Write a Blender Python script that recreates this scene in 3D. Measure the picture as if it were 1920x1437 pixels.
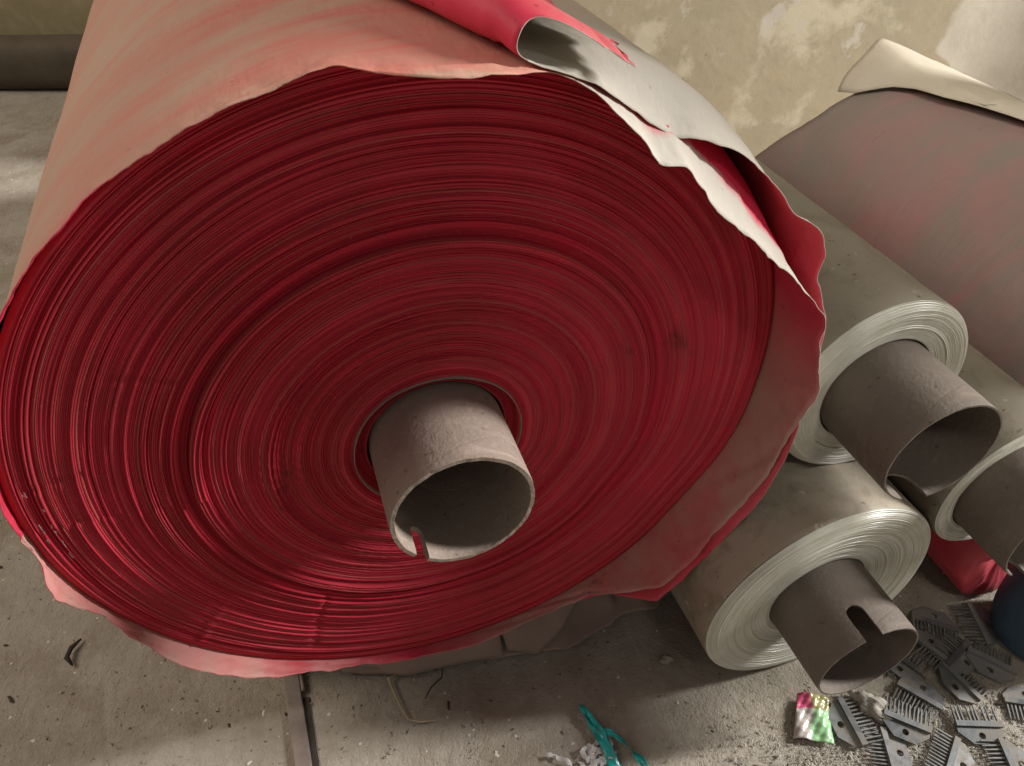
import bpy, bmesh, math, random
import numpy as np
from mathutils import Vector, Matrix

for o in list(bpy.data.objects):
    bpy.data.objects.remove(o, do_unlink=True)
S = bpy.context.scene
COL = S.collection
PI = math.pi
rnd = random.Random(7)
rng = np.random.default_rng(11)

# ------------------------------------------------------------------ camera
YAW, PITCH = 0.3155, 0.7248
cam = bpy.data.cameras.new('camera')
cam.sensor_width = 36.0
cam.lens = 1428.0 / 1920.0 * 36.0
cam.clip_start = 0.01
cam.clip_end = 60
camo = bpy.data.objects.new('camera', cam)
COL.objects.link(camo)
camo.location = (-0.0764, -0.419, 0.7977)
camo.rotation_euler = (PI / 2 - PITCH, 0, -YAW)
S.camera = camo
S.render.resolution_x, S.render.resolution_y = 1024, 766

# ------------------------------------------------------------------ light of the room
W = bpy.data.worlds.new('World')
S.world = W
W.use_nodes = True
bg = W.node_tree.nodes['Background']
bg.inputs[0].default_value = (1.0, 0.95, 0.90, 1)
bg.inputs[1].default_value = 0.135


def area(name, loc, target, size, power, color, size_y=None):
    l = bpy.data.lights.new(name, 'AREA')
    l.energy = power
    l.color = color
    l.size = size
    if size_y:
        l.shape = 'RECTANGLE'
        l.size_y = size_y
    o = bpy.data.objects.new(name, l)
    COL.objects.link(o)
    o.location = loc
    d = Vector(target) - Vector(loc)
    o.rotation_euler = d.to_track_quat('-Z', 'Y').to_euler()
    return o


# daylight through the doorway on the right
KEY = (6.0, -1.00, 3.45)
area('doorway_light', KEY, (0.1, -0.1, 0.3), 0.62, 620, (1.0, 0.99, 0.975), 2.4)
# broad window high up on the left, behind the roll's end
area('window_light', (-2.3, 1.0, 2.6), (-0.3, 0.4, 0.5), 1.6, 38, (1.0, 0.88, 0.75))
# added fill lamp, narrow beam from the front to brighten the right hand wall
rl = area('wall_fill_light', (0.35, -1.5, 2.5), (1.25, 0.85, 0.32), 0.5, 3.7, (1.0, 0.95, 0.86))
rl.data.spread = math.radians(46)
S.view_settings.view_transform = 'Standard'
S.view_settings.look = 'None'
S.view_settings.exposure = 0.48
S.view_settings.gamma = 1.0


# ------------------------------------------------------------------ helpers
def link(o, parent=None):
    COL.objects.link(o)
    if parent is not None:
        o.parent = parent
    return o


def tag(o, label=None, cat=None, group=None, kind=None):
    if label:
        o['label'] = label
    if cat:
        o['category'] = cat
    if group:
        o['group'] = group
    if kind:
        o['kind'] = kind
    return o


def empty(name, loc=(0, 0, 0), rot=(0, 0, 0)):
    o = bpy.data.objects.new(name, None)
    o.empty_display_size = 0.05
    link(o)
    o.location = loc
    o.rotation_euler = rot
    return o


def mesh_obj(name, verts, faces, mats, parent=None, smooth=True, mat_idx=None, colors=None, arc=None):
    me = bpy.data.meshes.new(name)
    me.from_pydata([tuple(v) for v in verts], [], faces)
    for m in (mats if isinstance(mats, (list, tuple)) else [mats]):
        me.materials.append(m)
    if smooth:
        me.polygons.foreach_set('use_smooth', [True] * len(me.polygons))
    if mat_idx is not None:
        me.polygons.foreach_set('material_index', mat_idx)
    if arc is not None:
        a = me.color_attributes.new('Arc', 'FLOAT_COLOR', 'POINT')
        a.data.foreach_set('color', np.asarray(arc, dtype=np.float32).ravel())
    if colors is not None:
        a = me.color_attributes.new('Col', 'FLOAT_COLOR', 'POINT')
        a.data.foreach_set('color', np.asarray(colors, dtype=np.float32).ravel())
    me.update()
    o = bpy.data.objects.new(name, me)
    return link(o, parent)


def grid_faces(nu, nv, closed=False):
    """vertex index = i*nv + j ; i along u (closed if asked), j along v"""
    i = np.arange(nu if closed else nu - 1)
    j = np.arange(nv - 1)
    I, J = np.meshgrid(i, j, indexing='ij')
    I2 = (I + 1) % nu
    f = np.stack([I * nv + J, I2 * nv + J, I2 * nv + J + 1, I * nv + J + 1], -1).reshape(-1, 4)
    return f.tolist()


def two_sided(name, P, mats, parent, t=0.0006, closed=False, flip=False, colors=None, arc=None):
    """thin sheet: solid with its own outer and inner paper colours"""
    nu, nv = P.shape[:2]
    f = grid_faces(nu, nv, closed)
    if flip:
        f = [q[::-1] for q in f]
    o = mesh_obj(name, P.reshape(-1, 3), f, mats, parent, True, None, None if colors is None else colors.reshape(-1, 4), None if arc is None else arc.reshape(-1, 4))
    m = o.modifiers.new('thickness', 'SOLIDIFY')
    m.thickness = t
    m.offset = -1
    m.material_offset = 1
    m.material_offset_rim = 0
    return o


def wob(x, seed, octs=((1, 1.0), (2.3, .5), (5.1, .25))):
    """smooth pseudo random curve, about -1..1"""
    r = np.random.default_rng(seed)
    y = 0
    tot = 0
    for k, a in octs:
        y = y + a * np.sin(x * k + r.uniform(0, 6.28)) * 0.6 + a * np.sin(x * k * 1.618 + r.uniform(0, 6.28)) * 0.4
        tot += a
    return y / tot


def boxm(bm, c, s, rot=None):
    m = Matrix.Translation(c)
    if rot is not None:
        m = m @ rot
    m = m @ Matrix.Diagonal((s[0], s[1], s[2], 1))
    return bmesh.ops.create_cube(bm, size=1.0, matrix=m)['verts']


def bm_obj(name, bm, mats, parent=None, smooth=False, bevel=0.0):
    me = bpy.data.meshes.new(name)
    bm.to_mesh(me)
    bm.free()
    for m in (mats if isinstance(mats, (list, tuple)) else [mats]):
        me.materials.append(m)
    if smooth:
        me.polygons.foreach_set('use_smooth', [True] * len(me.polygons))
    o = bpy.data.objects.new(name, me)
    if bevel:
        b = o.modifiers.new('bevel', 'BEVEL')
        b.width = bevel
        b.segments = 2
    return link(o, parent)


# ------------------------------------------------------------------ materials
class NT:
    def __init__(self, name, rough=0.8):
        self.m = bpy.data.materials.new(name)
        self.m.use_nodes = True
        self.t = self.m.node_tree
        self.n = self.t.nodes
        self.p = self.n['Principled BSDF']
        self.p.inputs['Roughness'].default_value = rough
        self.p.inputs['Specular IOR Level'].default_value = 0.3
        self.co = self.n.new('ShaderNodeTexCoord').outputs['Object']

    def l(self, a, b):
        self.t.links.new(a, b)

    def mapped(self, scale=(1, 1, 1), rot=(0, 0, 0), src=None):
        mp = self.n.new('ShaderNodeMapping')
        mp.inputs['Scale'].default_value = scale
        mp.inputs['Rotation'].default_value = rot
        self.l(src or self.co, mp.inputs[0])
        return mp.outputs[0]

    def noise(self, scale, detail=4, rough=0.55, co=None, dist=0.0):
        x = self.n.new('ShaderNodeTexNoise')
        x.inputs['Scale'].default_value = scale
        x.inputs['Detail'].default_value = detail
        x.inputs['Roughness'].default_value = rough
        x.inputs['Distortion'].default_value = dist
        self.l(co or self.co, x.inputs['Vector'])
        return x.outputs['Fac']

    def ramp(self, fac, stops):
        r = self.n.new('ShaderNodeValToRGB')
        e = r.color_ramp.elements
        while len(e) > 1:
            e.remove(e[-1])
        first = True
        for pos, c in stops:
            if not hasattr(c, '__len__'):
                c = (c, c, c)
            if first:
                e[0].position = pos
                el = e[0]
                first = False
            else:
                el = e.new(pos)
            el.color = (c[0], c[1], c[2], 1)
        self.l(fac, r.inputs[0])
        return r.outputs[0]

    def mix(self, fac, a, b, mode='MIX'):
        x = self.n.new('ShaderNodeMix')
        x.data_type = 'RGBA'
        x.blend_type = mode
        x.clamp_factor = True
        for inp, v in ((x.inputs[0], fac), (x.inputs[6], a), (x.inputs[7], b)):
            if isinstance(v, (int, float)):
                inp.default_value = v if inp.type == 'VALUE' else (v, v, v, 1)
            elif isinstance(v, tuple):
                inp.default_value = (*v, 1)
            else:
                self.l(v, inp)
        return x.outputs[2]

    def attr(self, name='Col'):
        a = self.n.new('ShaderNodeAttribute')
        a.attribute_name = name
        return a.outputs['Color']

    def sep(self, c):
        s = self.n.new('ShaderNodeSeparateColor')
        self.l(c, s.inputs[0])
        return s.outputs

    def math(self, op, a, b=0.0):
        x = self.n.new('ShaderNodeMath')
        x.operation = op
        for inp, v in ((x.inputs[0], a), (x.inputs[1], b)):
            if isinstance(v, (int, float)):
                inp.default_value = v
            else:
                self.l(v, inp)
        return x.outputs[0]

    def bump(self, h, dist=0.001, strength=1.0, prev=None):
        b = self.n.new('ShaderNodeBump')
        b.inputs['Distance'].default_value = dist
        b.inputs['Strength'].default_value = strength
        self.l(h, b.inputs['Height'])
        if prev is not None:
            self.l(prev, b.inputs['Normal'])
        self.l(b.outputs[0], self.p.inputs['Normal'])
        return b.outputs[0]

    def color(self, c):
        if isinstance(c, tuple):
            self.p.inputs['Base Color'].default_value = (*c, 1)
        else:
            self.l(c, self.p.inputs['Base Color'])
        return self

    def rough(self, c):
        self.l(c, self.p.inputs['Roughness'])


TAN = (0.50, 0.375, 0.27)
PINK = (0.62, 0.13, 0.115)


def mat_paper_outer():
    """dusty tan back of the red paper with pink pigment rubbed on in streaks; Col.r = extra red, pigment plus painted edge glow"""
    k = NT('tan_paper_outside', 0.75)
    arc = k.attr('Arc')
    s1 = k.noise(1.0, 6, 0.6, k.mapped((5.5, 16, 0), (0, 0, -.28), arc), 0.5)
    s2 = k.noise(1.0, 4, 0.6, k.mapped((14, 90, 0), (0, 0, -.25), arc), .3)
    big = k.noise(2.3, 2, 0.5)
    a = k.sep(k.attr())
    f = k.ramp(s1, [(.40, 0), (.64, 1)])
    f = k.mix(0.3, f, k.ramp(s2, [(.45, 0), (.72, .9)]))
    f = k.math('MULTIPLY', k.math('ADD', k.math('MULTIPLY', f, .80), .08), a[1])
    col = k.mix(k.ramp(big, [(.3, 0), (.7, 1)]), (0.49, 0.345, 0.25), (0.42, 0.285, 0.20))
    col = k.mix(f, col, (0.62, 0.125, 0.11))
    col = k.mix(k.sep(arc)[2], col, (0.50, 0.455, 0.385))
    col = k.mix(a[0], col, (0.60, 0.025, 0.075))
    sp = k.noise(160, 2, .5)
    col = k.mix(k.ramp(sp, [(.73, 0), (.78, .55)]), col, (0.16, 0.10, 0.08))
    # long thin dark scratches
    sc = k.noise(1.0, 1, .4, k.mapped((3.5, 60, 0), (0, 0, .75), arc))
    col = k.mix(k.ramp(sc, [(.76, 0), (.77, .6), (.785, 0)]), col, (0.17, 0.09, 0.06))
    k.color(col)
    w = k.noise(9, 4, .6, k.mapped((3, 1, 3)))
    b = k.bump(w, 0.004, 0.5)
    b = k.bump(k.noise(1.0, 4, .6, k.mapped((60, 22, 0), (0, 0, .5), arc), .8), 0.0016, 0.4, b)
    k.bump(k.noise(140, 3, .6), 0.0006, 0.5, b)
    return k.m


def mat_paper_inner():
    k = NT('red_paper_inside', 0.6)
    a = k.sep(k.attr())
    n = k.noise(14, 4, .6)
    col = k.mix(k.ramp(n, [(.3, 0), (.7, 1)]), (0.58, 0.025, 0.06), (0.70, 0.06, 0.11))
    dust = k.math('MULTIPLY', k.ramp(k.noise(7, 5, .6), [(.32, .30), (.54, 1)]), a[2])
    col = k.mix(dust, col, (0.50, 0.31, 0.25))
    sp = k.noise(230, 2, .5)
    col = k.mix(k.ramp(sp, [(.69, 0), (.74, .6)]), col, (0.30, 0.01, 0.03))
    k.color(col)
    k.bump(k.noise(60, 4, .6), 0.001, 0.5)
    return k.m


def mat_red_layers():
    k = NT('red_layer_edges', 0.85)
    k.p.inputs['Specular IOR Level'].default_value = .12
    c = k.attr()
    n = k.noise(18, 5, .65)
    col = k.mix(k.ramp(n, [(.35, 0), (.75, .5)]), c, (0.27, 0.045, 0.045))
    d = k.noise(6.5, 6, .7, None, .4)
    col = k.mix(k.ramp(d, [(.635, 0), (.72, .85)]), col, (0.055, 0.025, 0.018))
    fine = k.noise(420, 2, .5)
    col = k.mix(k.ramp(fine, [(.68, 0), (.8, .45)]), col, (0.55, 0.25, 0.2))
    k.color(col)
    k.bump(k.noise(260, 3, .6), 0.0005, 0.6)
    return k.m


def mat_card(name, c1, c2, grain=240, rough=.85):
    k = NT(name, rough)
    n = k.noise(grain, 4, .65)
    b = k.noise(12, 4, .6)
    col = k.mix(k.ramp(b, [(.3, 0), (.7, 1)]), c1, c2)
    col = k.mix(k.ramp(n, [(.55, 0), (.75, .5)]), col, tuple(min(1, x * 1.5) for x in c1))
    sp = k.noise(grain * .6, 2, .5)
    col = k.mix(k.ramp(sp, [(.68, 0), (.74, .6)]), col, tuple(x * .35 for x in c2))
    # spiral seam of the wound card
    sx = k.n.new('ShaderNodeSeparateXYZ')
    k.l(k.co, sx.inputs[0])
    an = k.math('DIVIDE', k.math('ARCTAN2', sx.outputs[2], sx.outputs[0]), 2 * PI)
    hx = k.math('FRACT', k.math('ADD', an, k.math('ADD', k.math('MULTIPLY', sx.outputs[1], 9.0), 10.3)))
    seam = k.ramp(hx, [(.0, 1), (.012, 0), (.985, 0), (1.0, 1)])
    col = k.mix(k.math('MULTIPLY', seam, .15), col, tuple(x * .55 for x in c2))
    scuff = k.noise(22, 6, .7, k.mapped((1, 2.5, 1)), .6)
    col = k.mix(k.ramp(scuff, [(.56, 0), (.70, .45)]), col, tuple(min(1, x * 1.6) for x in c1))
    k.color(col)
    b0 = k.bump(k.math('MULTIPLY', seam, -1.0), 0.0003, .5)
    k.bump(n, 0.0012, 0.7, b0)
    return k.m


def mat_film_edge(name, base, dark, rough=.3):
    k = NT(name, rough)
    k.p.inputs['Specular IOR Level'].default_value = 0.6
    c = k.attr()
    n = k.noise(30, 4, .6)
    col = k.mix(k.ramp(n, [(.35, 0), (.75, .5)]), c, dark)
    k.color(col)
    k.bump(k.noise(300, 2, .5), 0.0003, .4)
    return k.m


def mat_film_body(name, a, b, stain):
    k = NT(name, 0.6)
    n = k.noise(7, 6, .65)
    m = k.noise(28, 5, .65, None, .5)
    col = k.mix(k.ramp(n, [(.3, 0), (.7, 1)]), a, b)
    col = k.mix(k.ramp(m, [(.50, 0), (.70, .85)]), col, stain)
    big = k.noise(3.3, 4, .6, None, .6)
    col = k.mix(k.ramp(big, [(.48, 0), (.68, .55)]), col, stain)
    w = k.noise(75, 3, .6)
    col = k.mix(k.ramp(w, [(.66, 0), (.72, .6)]), col, tuple(min(1, x * 1.55) for x in a))
    d = k.noise(110, 2, .5)
    col = k.mix(k.ramp(d, [(.70, 0), (.75, .8)]), col, tuple(x * .3 for x in stain))
    k.color(col)
    bb = k.bump(m, 0.0012, .6)
    k.bump(k.noise(220, 3, .6), 0.0005, .5, bb)
    return k.m


def mat_floor():
    k = NT('concrete_floor', 0.92)
    a = k.noise(2.2, 6, .6)
    b = k.noise(11, 7, .68, None, .3)
    c = k.noise(70, 6, .7)
    col = k.mix(k.ramp(a, [(.3, 0), (.7, 1)]), (0.35, 0.305, 0.245), (0.43, 0.39, 0.325))
    col = k.mix(k.ramp(b, [(.42, 0), (.70, .85)]), col, (0.27, 0.22, 0.165))
    col = k.mix(k.ramp(c, [(.50, 0), (.8, .55)]), col, (0.50, 0.45, 0.37))
    st = k.noise(4.3, 3, .5)
    col = k.mix(k.ramp(st, [(.58, 0), (.70, .5)]), col, (0.235, 0.19, 0.125))
    sp = k.noise(190, 2, .5)
    col = k.mix(k.ramp(sp, [(.69, 0), (.74, .8)]), col, (0.07, 0.055, 0.045))
    scr = k.noise(5, 4, .6, k.mapped((9, 1.2, 1), (0, 0, .9)), .3)
    col = k.mix(k.ramp(scr, [(.62, 0), (.70, .4)]), col, (0.50, 0.46, 0.39))
    w = k.noise(120, 1, .5)
    col = k.mix(k.ramp(w, [(.755, 0), (.77, .9)]), col, (0.72, 0.68, 0.6))
    k.color(col)
    b1 = k.bump(b, 0.008, 0.6)
    b2 = k.bump(c, 0.0045, 0.8, b1)
    k.bump(k.noise(420, 4, .65), 0.0016, 0.8, b2)
    return k.m


def mat_wall(name, base, alt, chips=True, white_from=None):
    k = NT(name, 0.9)
    a = k.noise(3.2, 5, .6)
    b = k.noise(9, 6, .62, None, .5)
    c = k.noise(40, 5, .65)
    col = k.mix(k.ramp(a, [(.35, 0), (.65, 1)]), base, alt)
    col = k.mix(k.ramp(b, [(.45, 0), (.75, .7)]), col, (0.48, 0.40, 0.27))
    col = k.mix(k.ramp(c, [(.5, 0), (.85, .5)]), col, (0.31, 0.26, 0.165))
    if chips:
        ch = k.noise(7.0, 7, .62, k.mapped((1.1, 1, 1.0), (0, .5, 0)), .1)
        col = k.mix(k.ramp(ch, [(.535, 0), (.62, .7)]), col, (0.64, 0.59, 0.45))
        ch2 = k.noise(11, 5, .62, k.mapped((1.3, 1, .9), (0, 0, .3)), .1)
        col = k.mix(k.ramp(ch2, [(.60, 0), (.65, .85)]), col, (0.56, 0.52, 0.46))
        hole = k.noise(21, 3, .6)
        col = k.mix(k.ramp(hole, [(.715, 0), (.735, .8)]), col, (0.13, 0.10, 0.06))
    if white_from is not None:
        # whitewashed field with an uneven painted border, placed in the wall's own coordinates
        s = k.n.new('ShaderNodeSeparateXYZ')
        k.l(k.co, s.inputs[0])
        wv = k.noise(5, 4, .6)
        x = k.math('ADD', s.outputs[0], k.math('MULTIPLY', k.math('SUBTRACT', wv, .5), .10))
        low = k.math('SUBTRACT', .26, s.outputs[2])
        x = k.math('ADD', x, k.math('MULTIPLY', k.math('MAXIMUM', low, 0.0), -1.2))
        f = k.math('MULTIPLY', k.math('SUBTRACT', x, white_from), 90.0)
        f = k.math('MINIMUM', k.math('MAXIMUM', f, 0.0), 0.93)
        wn = k.noise(6, 5, .65)
        wc = k.mix(k.ramp(wn, [(.35, 0), (.7, 1)]), (0.66, 0.62, 0.54), (0.52, 0.48, 0.40))
        col = k.mix(f, col, wc)
    k.color(col)
    b1 = k.bump(b, 0.004, .4)
    k.bump(c, 0.0012, .4, b1)
    return k.m


def mat_simple(name, c, rough=.6, metal=0.0, var=.35, scale=30, bump=.0008, spec=.4):
    k = NT(name, rough)
    n = k.noise(scale, 5, .65)
    k.color(k.mix(k.ramp(n, [(.3, 0), (.72, 1)]), c, tuple(x * (1 - var) for x in c)))
    k.p.inputs['Metallic'].default_value = metal
    k.p.inputs['Specular IOR Level'].default_value = spec
    k.bump(k.noise(scale * 4, 3, .6), bump, .6)
    return k.m


def mat_steel():
    k = NT('dull_steel', .5)
    oi = k.n.new('ShaderNodeObjectInfo').outputs['Random']
    n = k.noise(70, 5, .65)
    col = k.mix(oi, (0.10, 0.105, 0.108), (0.25, 0.25, 0.245))
    col = k.mix(k.ramp(n, [(.48, 0), (.66, .75)]), col, (0.33, 0.30, 0.25))
    rs = k.noise(38, 4, .7)
    col = k.mix(k.ramp(rs, [(.60, 0), (.68, .6)]), col, (0.16, 0.085, 0.05))
    k.color(col)
    k.p.inputs['Metallic'].default_value = .3
    k.rough(k.ramp(n, [(.4, .38), (.65, .9)]))
    k.bump(k.noise(300, 3, .6), .0004, .5)
    return k.m


M = dict(
    outer=mat_paper_outer(), inner=mat_paper_inner(), layers=mat_red_layers(),
    core=mat_card('cardboard_core', (0.30, 0.235, 0.19), (0.235, 0.18, 0.145)),
    core_dark=mat_card('dark_cardboard_core', (0.155, 0.125, 0.10), (0.125, 0.098, 0.078), 200, .7),
    film=mat_film_edge('film_edges', (0.62, 0.58, 0.42), (0.36, 0.32, 0.20)),
    body_a=mat_film_body('film_outside_olive', (0.27, 0.24, 0.19), (0.22, 0.19, 0.145), (0.165, 0.135, 0.095)),
    body_b=mat_film_body('film_outside_tan', (0.40, 0.345, 0.27), (0.32, 0.27, 0.20), (0.21, 0.165, 0.11)),
    floor=mat_floor(),
    wall=mat_wall('yellowed_plaster', (0.39, 0.35, 0.25), (0.45, 0.385, 0.275), True, .945),
    wall_b=mat_wall('back_plaster', (0.27, 0.225, 0.125), (0.32, 0.265, 0.15), False),
    rust=mat_simple('rusty_metal', (0.29, 0.235, 0.20), .65, .25, .4, 40),
    steel=mat_steel(),
    teal=mat_simple('teal_plastic', (0.02, 0.46, 0.43), .18, 0, .3, 40, .0006, .6),
    blue=mat_simple('blue_plastic', (0.06, 0.10, 0.155), .6, 0, .55, 22, .001),
    dust=mat_simple('grey_dust', (0.43, 0.39, 0.325), .95, 0, .3, 120),
    chip=mat_simple('pale_chips', (0.46, 0.41, 0.33), .9, 0, .55, 25),
    darkchip=mat_simple('dark_chips', (0.075, 0.06, 0.048), .9, 0, .5, 25),
    straw=mat_simple('dry_straw', (0.52, 0.42, 0.26), .8, 0, .35, 60),
    wood=mat_simple('dark_beam', (0.115, 0.09, 0.06), .8, 0, .45, 9, .002),
    lint=mat_simple('lint', (0.27, 0.15, 0.12), .95, 0, .5, 90),
    gap=mat_simple('dark_joint', (0.055, 0.045, 0.035), .95, 0, .3, 50),
    brown_paper=mat_simple('brown_paper', (0.37, 0.265, 0.21), .85, 0, .30, 11, .0012),
)


def mat_mauve():
    k = NT('mauve_paper', 0.5)
    s = k.noise(3.0, 6, .6, k.mapped((1.6, 4.0, 1.6), (0, 0, -.35)), .8)
    b = k.noise(3, 3, .5)
    col = k.mix(k.ramp(b, [(.3, 0), (.7, 1)]), (0.205, 0.170, 0.142), (0.172, 0.142, 0.126))
    col = k.mix(k.ramp(s, [(.40, 0), (.72, .75)]), col, (0.30, 0.135, 0.13))
    d = k.noise(8, 1, .4, k.mapped((2.2, 14, 2.2), (0, 0, -.3)))
    col = k.mix(k.ramp(d, [(.77, 0), (.78, .7), (.80, 0)]), col, (0.08, 0.06, 0.05))
    k.color(col)
    b = k.bump(k.noise(10, 4, .6), .004, .6)
    k.bump(k.noise(5, 5, .65, k.mapped((1.2, 6, 1.2), (0, 0, -.3)), 1.), .005, .25, b)
    return k.m


def mat_cream():
    k = NT('cream_paper', .7)
    n = k.noise(9, 4, .6)
    k.color(k.mix(k.ramp(n, [(.3, 0), (.7, 1)]), (0.44, 0.395, 0.315), (0.36, 0.315, 0.245)))
    k.bump(n, .003, .5)
    return k.m


def mat_sweet():
    """printed sweet wrapper: pink and green fields, silvery creases"""
    k = NT('wrapper_print', .25)
    k.p.inputs['Specular IOR Level'].default_value = .7
    s = k.n.new('ShaderNodeSeparateXYZ')
    k.l(k.co, s.inputs[0])
    n = k.noise(25, 2, .5)
    y = k.math('ADD', s.outputs[1], k.math('MULTIPLY', k.math('SUBTRACT', n, .5), .022))
    x = k.math('ADD', s.outputs[0], k.math('MULTIPLY', k.math('SUBTRACT', n, .5), .03))
    top = k.ramp(k.math('MULTIPLY', k.math('ADD', y, .0), 30.), [(.18, 0), (.22, 1)])
    right = k.ramp(k.math('ADD', k.math('MULTIPLY', x, 30.), .5), [(.42, 0), (.47, 1)])
    low = k.mix(right, (0.48, 0.42, 0.38), (0.30, 0.55, 0.27))
    up = k.mix(right, (0.62, 0.10, 0.20), (0.30, 0.27, 0.10))
    col = k.mix(top, low, up)
    w = k.noise(330, 3, .7)
    col = k.mix(k.ramp(w, [(.60, 0), (.70, .6)]), col, (0.72, 0.68, 0.62))
    k.color(col)
    k.bump(k.noise(320, 2, .5), .0004, .5)
    return k.m


def mat_clear():
    k = NT('clear_film', .12)
    k.color((0.8, 0.8, 0.78))
    k.p.inputs['Transmission Weight'].default_value = .3
    k.p.inputs['IOR'].default_value = 1.3
    return k.m


M['mauve'] = mat_mauve()
M['cream'] = mat_cream()
M['sweet'] = mat_sweet()
M['clear'] = mat_clear()
M['teal'].node_tree.nodes['Principled BSDF'].inputs['Transmission Weight'].default_value = .12

# ------------------------------------------------------------------ the setting
FW = Vector((math.sin(YAW), math.cos(YAW), 0))     # level direction the walls face along
RT = Vector((math.cos(YAW), -math.sin(YAW), 0))


def ground():
    # dense near the camera so that the floor is uneven, coarse further out
    xs = np.concatenate([np.linspace(-4, -.9, 12), np.linspace(-.85, .9, 150), np.linspace(.95, 5, 14)])
    ys = np.concatenate([np.linspace(-3.5, -.5, 10), np.linspace(-.46, .6, 100), np.linspace(.65, 4, 22)])
    X, Y = np.meshgrid(xs, ys, indexing='ij')
    Z = .0011 * wob(X * 9 + Y * 5, 1) + .0011 * wob(Y * 13 - X * 4, 2) - .0022
    P = np.stack([X, Y, Z], -1)
    o = mesh_obj('floor', P.reshape(-1, 3), grid_faces(len(xs), len(ys)), M['floor'])
    tag(o, kind='structure')
    return o


floor = ground()


def wall(name, f0, s0, s1, h, th, mat):
    """upright slab at forward distance f0, from s0 to s1 sideways"""
    ns, nz = 60, 40
    bm = bmesh.new()
    boxm(bm, ((s0 + s1) / 2, th / 2, h / 2 - .05), (s1 - s0, th, h + .1))
    o = bm_obj(name, bm, mat)
    o.location = FW * f0
    o.rotation_euler = (0, 0, -YAW)
    return o


wa = wall('plaster_wall', 1.22, -.34, 3.2, 2.6, .16, M['wall'])
tag(wa, 'yellowed plaster wall with flaking pale patches behind the rolls', 'wall')
wb = wall('back_wall', 1.86, -3.4, .6, 2.6, .16, M['wall_b'])
tag(wb, 'dull olive plaster wall at the far left behind the dark beam', 'wall')
# free-standing slab added out of view on the right to cut off the key light
bm = bmesh.new()
boxm(bm, (1.20, .055, 1.3), (.10, .47, 2.6))
dw = bm_obj('light_blocking_pier', bm, M['wall_b'])
tag(dw, 'unseen plaster pier added right of the rolls to block the key light', 'pier')


def beam():
    n, L = 28, 3.0
    bm = bmesh.new()
    prof = []
    for i in range(n):
        a = 2 * PI * i / n
        # squarish rounded beam
        c, s = math.cos(a), math.sin(a)
        q = (abs(c) ** 3.2 + abs(s) ** 3.2) ** (-1 / 3.2)
        prof.append((c * q * .055, .066 + s * q * .066))
    xs = np.linspace(-2.6, .2, 40)
    V = []
    for x in xs:
        for (y, z) in prof:
            V.append((x, y + .002 * math.sin(x * 7), z + .0015 * math.sin(x * 11 + 1)))
    f = grid_faces(len(xs), n)
    f += [[i * n + n - 1, (i + 1) * n + n - 1, (i + 1) * n, i * n] for i in range(len(xs) - 1)]
    o = mesh_obj('floor_beam', V, f, M['wood'])
    o.location = FW * 1.745
    o.rotation_euler = (0, 0, -YAW)
    tag(o, 'dark rounded wooden beam lying on the floor along the far left wall', 'beam')


beam()

# ------------------------------------------------------------------ the big red roll
CZ = 0.36
LEN = 1.05


def pint(tab, th):
    """periodic / clamped interpolation of a table of (deg, value)"""
    t = np.array(sorted(tab))
    return np.interp(th, t[:, 0], t[:, 1])


def smooth(y, k=5, closed=True):
    w = np.hanning(k + 2)[1:-1]
    w /= w.sum()
    if closed:
        yy = np.concatenate([y[-k:], y, y[:k]])
        return np.convolve(yy, w, 'same')[k:-k]
    yy = np.concatenate([np.full(k, y[0]), y, np.full(k, y[-1])])
    return np.convolve(yy, w, 'same')[k:-k]


BODY1 = [(-180, .302), (-110, .302), (-90, .301), (-70, .300), (-50, .298), (-44, .2965), (-39, .2935), (-34, .2925), (-29, .2935), (-22, .297), (-15, .2985), (-3, .297),
         (10, .299), (30, .302), (60, .303), (90, .303), (180, .302)]
# front edge of the wrapping sheet: angle, radius, how far forward
EDGE1 = [(-180, .3025, -.004), (-174, .3025, -.006), (-170, .304, -.015), (-161, .3025, -.009), (-151, .304, -.013),
         (-145, .3045, -.018), (-135, .304, -.020), (-126, .303, -.017), (-117, .302, -.010), (-107, .302, -.005),
         (-86, .301, -.010), (-74, .3005, -.007), (-62, .299, -.012), (-54, .298, -.036), (-47.5, .297, -.0525),
         (-44, .2965, -.0525), (-39, .2942, -.0535), (-34, .2931, -.052), (-28, .2942, -.050), (-22, .2965, -.051), (-15.6, .297, -.0545), (-8.5, .297, -.052), (1.4, .300, -.060),
         (3.9, .3057, -.060), (9.5, .2987, -.060), (15.1, .2984, -.060), (19, .3027, -.060), (27, .289, -.060), (35.7, .2764, -.060), (43, .272, -.060), (50.6, .2694, -.060),
         (54.5, .276, -.058), (58.6, .2826, -.060), (62, .2765, -.062), (66, .285, -.060), (70.1, .2944, -.058),
         (73.8, .304, -.048), (76.3, .304, -.038), (82.5, .3045, -.053),
         (87.7, .304, -.057), (91, .304, -.047), (94.2, .3045, -.033), (96.8, .306, -.017), (104.2, .303, -.016),
         (109.7, .3045, -.018), (118, .303, -.016), (122.8, .3045, -.012), (129, .3035, -.016), (134, .3045, -.013),
         (145, .303, -.010), (155, .304, -.007), (168, .3025, -.004), (180, .3025, -.004)]


def arc_of(P, cream=None):
    """sheet coordinates: along the winding, along the roll"""
    A = np.ones(P.shape[:2] + (4,))
    A[..., 0] = np.arctan2(P[..., 2] - CZ, P[..., 0]) * .30 + 2
    A[..., 1] = P[..., 1] + 1
    A[..., 2] = 0 if cream is None else cream
    return A


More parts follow.
